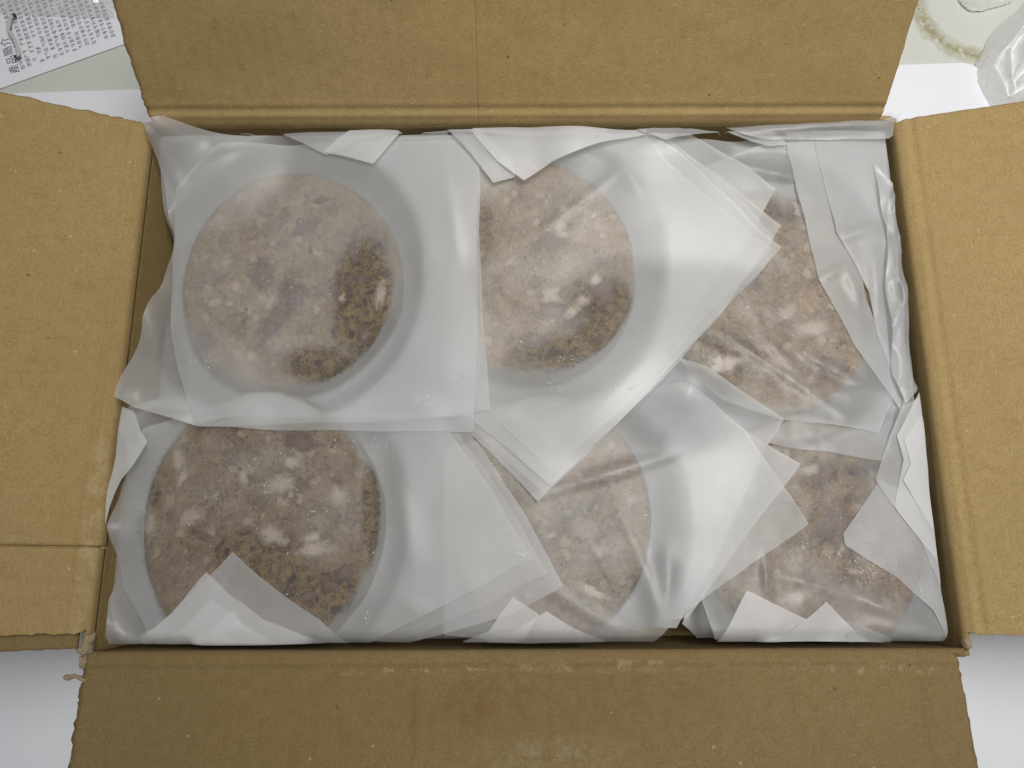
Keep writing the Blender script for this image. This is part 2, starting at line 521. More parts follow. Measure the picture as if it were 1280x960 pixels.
def smooth_pts(pts, n):
    pts = [np.array(p, float) for p in pts]
    P = [2 * pts[0] - pts[1]] + pts + [2 * pts[-1] - pts[-2]]
    out_ = []
    for i in range(1, len(P) - 2):
        for k in range(n):
            t = k / n
            a_, b_, c_, d_ = P[i - 1], P[i], P[i + 1], P[i + 2]
            out_.append(.5 * (2 * b_ + (c_ - a_) * t + (2 * a_ - 5 * b_ + 4 * c_ - d_) * t * t + (3 * b_ - a_ - 3 * c_ + d_) * t ** 3))
    out_.append(P[-2])
    return out_
spp = smooth_pts(sp, 5)
so = link('plastic_strand', tube_mesh('plastic_strand', spp, .0012), plain('strand_plastic', (.55, .56, .53), .25, .1, .2, .1))
tag(so, 'thin bent grey plastic strand with black tips lying on the leaflet', 'strand')
M_BLACK = plain('black_tip', (.03, .03, .03), .4)
for seg in (spp[0:3], spp[-4:]):
    d = np.array(seg[-1]) - np.array(seg[0])
    link('tip', tube_mesh('tip', [np.array(s_) + np.array((0, 0, .0003)) for s_ in seg], .0014), M_BLACK, so)

# crumpled white bag on the table, back right
def bag(name, outline, ridges, seed, mat, label, slope=1.25, hmax=.07, n=240):
    """crumpled film: facets falling away from sharp fold lines, wrinkled between them"""
    zr = hmax * .4
    R = [(at(a, b, .012)[:2], at(c, d, .012)[:2], h * .55, h2 * .6, sl * 1.5) for a, b, c, d, h, h2, sl in ridges]
    O = [at(x, y, .008)[:2] for x, y in outline]
    O = smooth_pts([np.array([p[0], p[1]]) for p in O + O[:1]], 6)[:-1]
    O = [p + .0008 * np.array([float(vnoise(p[0] * 260, p[1] * 260, seed)) - .5, float(vnoise(p[0] * 260, p[1] * 260, seed + 1)) - .5]) for p in O]
    x0, x1 = min(p[0] for p in O), max(p[0] for p in O); y0, y1 = min(p[1] for p in O), max(p[1] for p in O)
    gx, gy = np.meshgrid(np.linspace(x0, x1, n), np.linspace(y0, y1, n), indexing='ij')
    wx = gx + .004 * (fbm(gx * 60, gy * 60, seed, 3) - .5); wy = gy + .004 * (fbm(gx * 60 + 9, gy * 60, seed + 1, 3) - .5)
    z = np.full(gx.shape, .0015)
    for a_, b_, h, h2, sl in R:
        d, t = seg_dist(wx, wy, np.array(a_), np.array(b_))
        z = np.maximum(z, h + (h2 - h) * t - sl * d)
    fine = np.abs(2 * fbm(gx * 70 + 3, gy * 40, seed + 3, 2) - 1)
    z = z + .004 * (1 - fine) ** 3
    ins = inside(O, gx, gy)
    # the rim of the bag falls to the table
    de = np.full(gx.shape, 1.0)
    for i in range(len(O)):
        d, _ = seg_dist(gx, gy, np.array(O[i]), np.array(O[(i + 1) % len(O)]))
        de = np.minimum(de, d)
    z = np.where(ins, np.minimum(z, .0003 + de * 2.0), 0)
    idx = -np.ones(gx.shape, int)
    idx[ins] = np.arange(ins.sum())
    V = np.c_[gx[ins], gy[ins], z[ins]]
    F = []
    for i in range(n - 1):
        for j in range(n - 1):
            q = (idx[i, j], idx[i + 1, j], idx[i + 1, j + 1], idx[i, j + 1])
            if min(q) >= 0:
                F.append(q)
    c = V.mean(axis=0); c[2] = 0
    o = link(name, mesh_from(name, V - c, F), mat)
    o.location = c
    return tag(o, label, 'plastic bag')
tb = NT('bag_plastic')
vb_ = tb.coords(1000)
nb = tb.noise(vb_, .09, 4, .6, .5)
bb = tb.bump(nb, .35, .004)
p1 = tb.principled((.92, .92, .90), .42, bb, Specular_IOR_Level=.5)
tl = tb.n('ShaderNodeBsdfTranslucent', i_Color=(.9, .9, .88, 1)).outputs[0]
M_BAG = tb.done(tb.n('ShaderNodeMixShader', i_0=.15, i_1=p1, i_2=tl).outputs[0])
# ------------------------------------------------------------------ the carton
TH = .0036
box = empty('cardboard_box', (0, 0, .0035))
tag(box, 'open brown corrugated cardboard box with its four flaps folded out', 'box')
def side_matrix(side):
    """local x along the hinge, local y outwards, origin on the inner wall plane at table level"""
    ang_, off = {'back': (0, (0, HALF_D)), 'left': (math.pi / 2, (-HALF_W, 0)),
                 'front': (math.pi, (0, -HALF_D)), 'right': (-math.pi / 2, (HALF_W, 0))}[side]
    return Matrix.Translation((off[0], off[1], 0)) @ Matrix.Rotation(ang_, 4, 'Z')
def board_wall(side, half, mat):
    nx, nz = 60, 16
    z0, z1 = .008, RIM - .0050
    V = []
    for sgn, off in ((0, 0.0004), (1, TH - .0004)):
        for i in range(nx):
            for j in range(nz):
                x = -half + 2 * half * i / (nx - 1); z = z0 + (z1 - z0) * j / (nz - 1)
                bul = .0012 * math.sin(math.pi * i / (nx - 1)) * math.sin(math.pi * j / (nz - 1))
                V.append((x, off + bul, z))
    n = nx * nz
    F = grid_faces(nx, nz, 0, False) + grid_faces(nx, nz, n, True)
    rim_ = [i * nz for i in range(nx)] + [(nx - 1) * nz + j for j in range(1, nz)] + [i * nz + nz - 1 for i in range(nx - 2, -1, -1)] + [j for j in range(nz - 2, 0, -1)]
    for k in range(len(rim_)):
        p, q = rim_[k], rim_[(k + 1) % len(rim_)]
        F.append((p, n + p, n + q, q))
    o = link('wall', mesh_from('wall', V, F), mat, box)
    o.matrix_parent_inverse = box.matrix_basis.inverted()
    o.matrix_basis = side_matrix(side)
    return o
def flap(side, half, inset, theta, length, mat, seed, rag=(1.0, 1.0), label=None, wave=.0015, cut=None, cut_depth=.0022):
    """profile: up the wall, over the score, out along the flap"""
    th = math.radians(theta)
    prof = []                       # (out, z, normal_out, normal_z)
    s_list = [-.0078, -.006, -.004, -.0025, -.001] + list(np.linspace(0, .020, 27)) + list(np.linspace(.023, length, 44))
    p = np.array([0.0, RIM - .0078]); prev = s_list[0]
    bend_a, bend_b = -.0042, .0016
    for s in s_list:
        k = min(1, max(0, (s - bend_a) / (bend_b - bend_a)))
        k = k * k * (3 - 2 * k)
        ang_ = math.pi / 2 + (th - math.pi / 2) * k
        d = np.array([math.cos(ang_), math.sin(ang_)])
        p = p + d * (s - prev); prev = s
        nrm = np.array([-d[1], d[0]])
        g = lambda c_, w_: math.exp(-((s - c_) / w_) ** 2)
        disp = .0006 * g(.0024, .0016) - .0005 * g(.0056, .0018) + .0002 * g(.0085, .0018)
        prof.append((p + nrm * disp, nrm, s))
    us = list(np.linspace(-1, 1, 150))
    if cut is not None:
        us += [(cut + e) / half for e in (-.0012, -.0006, -.0003, 0, .0003, .0006, .0012)]
        us.sort()
    nx = len(us)
    V = []
    ns = len(prof)
    for layer in (0, 1):
        for i in range(nx):
            u = us[i]
            for (q, nrm, s) in prof:
                x = u * half
                # ragged cut edges
                for e, sg in ((0, -1), (1, 1)):
                    wgt = max(0.0, (sg * u - .90) / .10)
                    if wgt > 0:
                        n1 = float(vnoise(s * 330, seed * 3.1 + e, seed)) - .5
                        n2 = float(vnoise(s * 60, seed * 7.7 + e, seed + 3)) - .5
                        n3 = float(vnoise(s * 900, seed * 5.7 + e + layer * 3, seed + 5)) - .5
                        jag = rag[e] * (.0012 * n1 + .0008 * n2 + .0012 * n3) - inset[e]
                        # the flap's edge starts at the corner notch
                        jag -= max(0, .004 - s) * .25 if s > -.002 else -inset[e]
                        x += sg * wgt ** 2 * jag
                warp = wave * math.sin(u * 2.3 + seed) * max(0, s) / .1 + .0016 * (float(fbm(np.array(x * 38.), np.array(s * 38.), seed + 9, 2)) - .5) * min(1, max(0, s) / .01)
                if cut is not None and layer == 0:
                    cc_ = cut + .0010 * (float(vnoise(s * 25, .3, 4)) - .5)
                    warp -= cut_depth * max(0, 1 - abs(x - cc_) / .0007)
                    warp += .27 * cut_depth * (1 if x > cc_ else 0) * max(0, 1 - abs(x - cc_) / .02)
                ww = warp - layer * TH
                V.append((x, q[0] + nrm[0] * ww, q[1] + nrm[1] * ww))
    n = nx * ns
    F = grid_faces(nx, ns, 0, True) + grid_faces(nx, ns, n, False)
    rim_ = [i * ns for i in range(nx)] + [(nx - 1) * ns + j for j in range(1, ns)] + [i * ns + ns - 1 for i in range(nx - 2, -1, -1)] + [j for j in range(ns - 2, 0, -1)]
    nf = len(F)
    for k in range(len(rim_)):
        a_, b_ = rim_[k], rim_[(k + 1) % len(rim_)]
        F.append((a_, b_, n + b_, n + a_))
    me = mesh_from('flap', V, F)
    o = link('flap', me, mat, box)
    me.materials.append(M_TORN)
    for k in range(nf, len(me.polygons)):
        pl_ = me.polygons[k]
        pl_.use_smooth = False
        if pl_.center.z > RIM + .002 or abs(pl_.center.y) > .006:
            pl_.material_index = 1
    o.matrix_parent_inverse = box.matrix_basis.inverted()
    o.matrix_basis = side_matrix(side)
    if label:
        o['label'] = label
    return o
front_stains = [  # local mm: x is mirrored for the front side
    (12, 20, 70, 20, (.17, .090, .03), .42, .36, .66), (-62, 16, 40, 18, (.17, .10, .035), .45, .40, .66), (22, 22, 16, 12, (.15, .07, .025), .35, .36, .6),
    (120, 30, 60, 30, (.19, .12, .045), .5, .45, .65), (-10, 43, 45, 10, (.42, .36, .25), .30, .40, .68),
    (-40, 7, 60, 3.5, (.52, .44, .30), .40, .46, .66), (60, 8, 70, 3, (.52, .44, .30), .40, .55, .66),
    (-150, 8, 60, 4, (.46, .37, .22), .40, .50, .66)]
K_BACK, K_LEFT = kraft('kraft_back', 1.0), kraft('kraft_left', 2.0, [(-80, 4, 60, 5, (.52, .40, .24), .5, .45, .6)])
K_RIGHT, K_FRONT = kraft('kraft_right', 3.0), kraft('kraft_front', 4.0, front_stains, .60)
FL = .118
board_wall('back', HALF_W - .0005, K_BACK)
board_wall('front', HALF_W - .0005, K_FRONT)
board_wall('left', HALF_D + TH, K_LEFT)
board_wall('right', HALF_D + TH, K_RIGHT)
# inset = (at local -x end, at local +x end)
flap('back', HALF_W, (.0, .007), 54, FL, K_BACK, 11, (1.0, .25), 'back flap standing up steeply with a ragged left edge', cut=float(at(597, 120, RIM)[0]), cut_depth=.0004)
flap('left', HALF_D, (.0085, .0), 25, FL, K_LEFT, 23, (1.0, .8), 'left flap with a long cut line near its torn lower edge', cut=float(at(110, 684, RIM)[1]))
flap('right', HALF_D, (.0, .0060), 17, FL, K_RIGHT, 37, (.2, .6), 'right flap leaning outwards with faint ribbed lines')
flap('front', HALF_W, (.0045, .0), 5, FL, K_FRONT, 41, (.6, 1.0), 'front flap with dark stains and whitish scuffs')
fl = plate('floor_panel', [(-HALF_W - .003, -HALF_D - .003), (HALF_W + .003, -HALF_D - .003), (HALF_W + .003, HALF_D + .003), (-HALF_W - .003, HALF_D + .003)], .0038, .0078, K_BACK, box)
fl.matrix_parent_inverse = box.matrix_basis.inverted()

# under-ply of the left flap, left longer where the upper liner tore away
def under_ply():
    th = math.radians(25)
    V = []
    nu, nv = 60, 8
    for i in range(nu):
        s = .001 + (FL - .004) * i / (nu - 1)
        jag = .0009 * (float(vnoise(s * 500, 1.5, 3)) - .5)
        for j in range(nv):
            x = HALF_D - .012 + (.0108 + jag) * j / (nv - 1)      # towards the front
            out_ = s * math.cos(th) + .0032 + .0028 * math.sin(th); z = RIM - .0008 + s * math.sin(th) - .0028 * math.cos(th) + .0002 * math.sin(x * 2500)
            V.append((-HALF_W - out_, -x, z))
    n = len(V)
    V += [(x, y, z - .0012) for x, y, z in V]
    F = grid_faces(nu, nv) + grid_faces(nu, nv, n, True)
    rim_ = [i * nv for i in range(nu)] + [(nu - 1) * nv + j for j in range(1, nv)] + [i * nv + nv - 1 for i in range(nu - 2, -1, -1)] + [j for j in range(nv - 2, 0, -1)]
    for k in range(len(rim_)):
        a_, b_ = rim_[k], rim_[(k + 1) % len(rim_)]
        F.append((a_, n + a_, n + b_, b_))
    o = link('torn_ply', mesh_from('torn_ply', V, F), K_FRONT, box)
    o.matrix_parent_inverse = box.matrix_basis.inverted()
under_ply()
# ragged torn bits at the corners
def torn_bit(px, py, z, size, seed, label=None):
    c = at(px, py, z)
    bm = bmesh.new()
    bmesh.ops.create_icosphere(bm, subdivisions=3, radius=1)
    for v in bm.verts:
        p = v.co
        n_ = float(fbm(np.array(p.x * 1.9 + seed * 5), np.array(p.y * 1.9 + p.z * 1.3 + seed), seed, 3))
        r_ = .35 + 1.3 * n_
        v.co = Vector((p.x * size[0] * r_, p.y * size[1] * r_, p.z * size[2] * r_))
    me = bpy.data.meshes.new('torn_bit')
    bm.to_mesh(me); bm.free()
    o = link('torn_bit', me, M_TORN, box)
    o.matrix_parent_inverse = box.matrix_basis.inverted()
    o.location = c
torn_bit(112, 801, RIM - .003, (.0026, .0040, .0030), 1)
torn_bit(106, 811, RIM - .003, (.0030, .0025, .0030), 2)
torn_bit(104, 828, RIM - .002, (.0018, .0030, .0022), 6)
torn_bit(1208, 803, RIM - .004, (.0022, .0030, .0030), 3)
torn_bit(187, 163, RIM - .002, (.0022, .0028, .0030), 4)
tp = [at(x, y, RIM - .001) for x, y in ((108, 851), (101, 848), (94, 845), (86, 847), (80, 846))]
to = link('torn_bit', tube_mesh('torn_bit', smooth_pts(tp, 3), [.0009, .0008, .0009, .0011, .0010, .0008, .0009, .0010, .0011, .0013, .0013, .0012, .0007]), M_TORN, box)
to.matrix_parent_inverse = box.matrix_basis.inverted()

# ------------------------------------------------------------------ contents: height field the sheets drape over
RES = .0011
GX0, GY0 = -.2075, -.142
NX, NY = int(.415 / RES) + 1, int(.290 / RES) + 1
XS = GX0 + RES * np.arange(NX); YS = GY0 + RES * np.arange(NY)
GX, GY = np.meshgrid(XS, YS, indexing='ij')
LOW = RIM - .036
Hf = np.full((NX, NY), RIM - .050)
# lower sheets bunched up the walls carry the edges of the upper ones
def _climb(dist, reach, height):
    t_ = np.clip(1 - dist / reach, 0, 1)
    return (RIM - .036) + (height + .036) * t_ ** 1.6
Hf = np.maximum(Hf, np.where(HALF_D - GY < .016, _climb(HALF_D - GY, .016, -.009), 0))
Hf = np.maximum(Hf, np.where((GX + HALF_W < .014) & (GY < .0), _climb(GX + HALF_W, .014, -.012), 0))
Hf = np.maximum(Hf, np.where(HALF_W - GX < .012, _climb(HALF_W - GX, .012, -.013), 0))
def samp(A, x, y):
    fx = np.clip((np.asarray(x) - GX0) / RES, 0, NX - 1.001); fy = np.clip((np.asarray(y) - GY0) / RES, 0, NY - 1.001)
    i = fx.astype(int); j = fy.astype(int); u = fx - i; v = fy - j
    return (A[i, j] * (1 - u) + A[i + 1, j] * u) * (1 - v) + (A[i, j + 1] * (1 - u) + A[i + 1, j + 1] * u) * v
WX, WY = HALF_W - .0022, HALF_D - .0020
def to_world(px, py, zref, free=False):
    z = zref
    for _ in range(3):
        p = at(px, py, z)
        if free:
            break
        x = min(max(p[0], -WX), WX); y = min(max(p[1], -WY), WY)
        z = float(samp(Hf, x, y)) + .0005
        z = min(max(z, RIM - .045), RIM - .003)
    if free:
        return np.array([p[0], p[1]])
    return np.array([x, y])
def inside(poly, X, Y):
    m = np.zeros(X.shape, bool)
    n = len(poly)
    for i in range(n):
        x0, y0 = poly[i]; x1, y1 = poly[(i + 1) % n]
        if y0 == y1:
            continue
        c = ((y0 > Y) != (y1 > Y)) & (X < (x1 - x0) * (Y - y0) / (y1 - y0) + x0)
        m ^= c
    return m
def seg_dist(X, Y, a_, b_):
    ab = b_ - a_; L2 = max(1e-12, float(ab @ ab))
    t = np.clip(((X - a_[0]) * ab[0] + (Y - a_[1]) * ab[1]) / L2, 0, 1)
    return np.hypot(X - a_[0] - t * ab[0], Y - a_[1] - t * ab[1]), t
def dilate(m, k):
    for _ in range(k):
        q = m.copy()
        q[1:] |= m[:-1]; q[:-1] |= m[1:]; q[:, 1:] |= m[:, :-1]; q[:, :-1] |= m[:, 1:]
        m = q
    return m
SEED = [100]
PATTIES = {}
PSTR = 1.10                      # the patties are a little longer front to back
STACKS = {'1': (360, 345, 0.0578), '2': (661, 331, 0.0575), '3': (962, 368, 0.0575), '4': (323, 652, 0.0600), '5': (681, 643, 0.0550), '6': (1016, 668, 0.0560)}
PRESS = list(STACKS)             # patties still to come: their weight presses the sheets under them flat
def cap_field(k, X, Y):
    px, py, r = STACKS[k]
    c = at(px, py, RIM - .014)
    d = np.hypot(X - c[0], (Y - c[1]) / PSTR)
    e = np.maximum(0, d - r - .0005)
    return LOW + .0006 + .55 * e + 70 * e * e
def sheet(label, poly_px, mat=None, its=25, stiff=4.5, wrinkle=.0008, wscale=20, crumple=0.0, cscale=40, ridges=(), lifts=(), wet=(),
          zref=RIM - .022, eps=.00035, step=.0026, free=False, group='interleaf sheets', tuck=True, keep=True, zmax=None, dirs=None, meat=None, cling=.55):
    SEED[0] += 13
    sd = SEED[0]
    poly = [to_world(px, py, zref, free) for px, py in poly_px]
    # sample the outline, softly wavy
    bnd = []
    n = len(poly)
    for i in range(n):
        a_, b_ = poly[i], poly[(i + 1) % n]
        L = float(np.linalg.norm(b_ - a_))
        k = max(1, int(L / (step * .8)))
        nr = np.array([-(b_ - a_)[1], (b_ - a_)[0]]) / max(L, 1e-9)
        for j in range(k):
            t = j / k
            p = a_ + (b_ - a_) * t
            amp = .0009 * math.sin(math.pi * t) * min(1, L / .05)
            p = p + nr * amp * (2 * float(vnoise(p[0] * 40 + sd, p[1] * 40, sd)) - 1)
            if bnd and np.linalg.norm(p - bnd[-1]) < 2e-4:
                continue
            bnd.append(p)
    x0 = max(0, int((min(p[0] for p in bnd) - GX0) / RES) - 6); x1 = min(NX, int((max(p[0] for p in bnd) - GX0) / RES) + 7)
    y0 = max(0, int((min(p[1] for p in bnd) - GY0) / RES) - 6); y1 = min(NY, int((max(p[1] for p in bnd) - GY0) / RES) + 7)
    X, Y = GX[x0:x1, y0:y1], GY[x0:x1, y0:y1]
    H = Hf[x0:x1, y0:y1]
    core = inside(bnd, X, Y)
    mask = dilate(core, 2)
    w_ = mask.astype(float)
    base = H + eps
    z = np.where(mask, base, -1.0)
    # stiff sheet: bridges between supports and droops only slowly away from them
    R_ = 42
    for ax in (0, 1):
        zz = z.copy()
        for k in range(1, R_):
            dr = stiff * (k * RES) ** 2
            if ax == 0:
                zz[k:] = np.maximum(zz[k:], z[:-k] - dr); zz[:-k] = np.maximum(zz[:-k], z[k:] - dr)
            else:
                zz[:, k:] = np.maximum(zz[:, k:], z[:, :-k] - dr); zz[:, :-k] = np.maximum(zz[:, :-k], z[:, k:] - dr)
        z = zz
    z = np.where(mask, z, 0.0)
    for _ in range(its):
        zw = z * w_
        num = np.zeros_like(z); den = np.zeros_like(z)
        num[1:] += zw[:-1]; den[1:] += w_[:-1]
        num[:-1] += zw[1:]; den[:-1] += w_[1:]
        num[:, 1:] += zw[:, :-1]; den[:, 1:] += w_[:, :-1]
        num[:, :-1] += zw[:, 1:]; den[:, :-1] += w_[:, 1:]
        avg = num / np.maximum(den, 1)
        z = np.where(mask, np.maximum(base, avg), 0.0)
    slack = np.clip((z - base) / .004, 0, 1)              # free where it bridges a gap
    wr = (fbm(X * wscale + sd, Y * wscale, sd, 3) - .45) * 2
    z = z + .55 * wrinkle * np.maximum(wr, -.2) * (.3 + .7 * slack)
    if dirs:                                             # long folds in one direction: (angle, wavelength m, amp m)
        an, wl, am = dirs
        q = (X * math.cos(an) + Y * math.sin(an)) / wl + 1.2 * fbm(X * 25, Y * 25, sd + 5, 2)
        z = z + am * np.clip(np.sin(q * 2 * math.pi), -.15, 1) * (.3 + fbm(X * 18, Y * 18, sd + 8, 2))
    if crumple:
        rn = 1 - np.abs(2 * fbm(X * cscale + sd, Y * cscale * .6, sd + 2, 3) - 1) * 2.2
        z = z + crumple * np.clip(rn, 0, 1) ** 1.6
    for (ax, ay, bx_, by_, h_, wd) in ridges:
        a_ = to_world(ax, ay, zref, free); b_ = to_world(bx_, by_, zref, free)
        d, t = seg_dist(X, Y, a_, b_)
        z = z + .62 * h_ * np.exp(-np.abs(d / wd) ** 1.5) * np.sin(np.pi * np.clip(t * .92 + .04, 0, 1)) ** .7
    for (lx, ly, h_, rd) in lifts:
        c_ = to_world(lx, ly, zref, free)
        z = z + h_ * np.exp(-(((X - c_[0]) ** 2 + (Y - c_[1]) ** 2) / rd ** 2))
    for kk in PRESS:
        z = np.minimum(z, cap_field(kk, X, Y))
    if tuck:
        dfw = Y + HALF_D
        z = z - np.where(dfw < .007, .010 * ((.007 - np.maximum(dfw, 0)) / .007) ** 2, 0)
    z = np.maximum(z, base)
    if zmax is not None:
        z = np.minimum(z, np.maximum(zmax, base))
    zg = np.where(mask, z, base)
    full = Hf.copy()
    full[x0:x1, y0:y1] = zg
    # interior points
    hx = step; hy = step * .866
    pts = []
    bx0, bx1 = min(p[0] for p in bnd), max(p[0] for p in bnd)
    by0, by1 = min(p[1] for p in bnd), max(p[1] for p in bnd)
    ii = 0
    yy = by0
    gx = []; gy = []
    while yy < by1:
        xx = np.arange(bx0 + (hx / 2 if ii % 2 else 0), bx1, hx)
        gx.append(xx); gy.append(np.full(xx.shape, yy)); yy += hy; ii += 1
    gx = np.concatenate(gx); gy = np.concatenate(gy)
    gx = gx + (vnoise(gx * 4000, gy * 4000, sd) - .5) * hx * .35; gy = gy + (vnoise(gx * 4100, gy * 3900, sd + 1) - .5) * hx * .35
    ok = inside(bnd, gx, gy)
    gx, gy = gx[ok], gy[ok]
    B = np.array(bnd)
    dm = np.full(gx.shape, 1.0)
    for p in B:
        dm = np.minimum(dm, (gx - p[0]) ** 2 + (gy - p[1]) ** 2)
    ok = dm > (step * .55) ** 2
    gx, gy = gx[ok], gy[ok]
    P2 = [Vector((p[0] * 100, p[1] * 100)) for p in bnd] + [Vector((x * 100, y * 100)) for x, y in zip(gx, gy)]
    nb_ = len(bnd)
    res = delaunay_2d_cdt(P2, [(i, (i + 1) % nb_) for i in range(nb_)], [], 1, 1e-6)
    vv = np.array([(v.x / 100, v.y / 100) for v in res[0]])
    zz = samp(full, vv[:, 0], vv[:, 1])
    V = np.c_[vv, zz]
    c0 = V.mean(axis=0)
    me = mesh_from('interleaf_sheet', V - c0, res[2])
    at_ = me.attributes.new('wet', 'FLOAT', 'POINT')
    wv = np.zeros(len(V))
    for (ex, ey, erx, ery, amt) in wet:
        c_ = to_world(ex, ey, zref, free)
        k = np.linalg.norm(at(ex + 10, ey, zref) - at(ex, ey, zref)) / 10
        q = ((vv[:, 0] - c_[0]) / (erx * k)) ** 2 + ((vv[:, 1] - c_[1]) / (ery * k)) ** 2
        wv = np.maximum(wv, amt * np.clip(1.25 - q, 0, 1))
    if meat:
        qx, qy, qr = PATTIES[meat]
        onm = np.clip((qr * 1.035 - np.hypot(vv[:, 0] - qx, (vv[:, 1] - qy) / PSTR)) / .003, 0, 1)
        gap = zz - samp(Hf, vv[:, 0], vv[:, 1])
        cl = cling * np.exp(-np.maximum(gap - .0004, 0) / .0022) * (.55 + .9 * fbm(vv[:, 0] * 40 + sd, vv[:, 1] * 40, sd + 6, 3))
        wv = np.maximum(wv, cl) * onm - .35 * (1 - onm)
    else:
        wv[:] = 0
    at_.data.foreach_set('value', wv.astype(np.float32))
    at2 = me.attributes.new('cloud', 'FLOAT', 'POINT')
    at2.data.foreach_set('value', fbm(vv[:, 0] * 55 + sd, vv[:, 1] * 55, sd + 3, 4).astype(np.float32))
    o = link('interleaf_sheet', me, mat or M_SHEET)
    o.location = c0
    tag(o, label, 'sheet', group)
    if keep:
        Hf[x0:x1, y0:y1] = np.where(core, np.maximum(H, z), H)
    return o


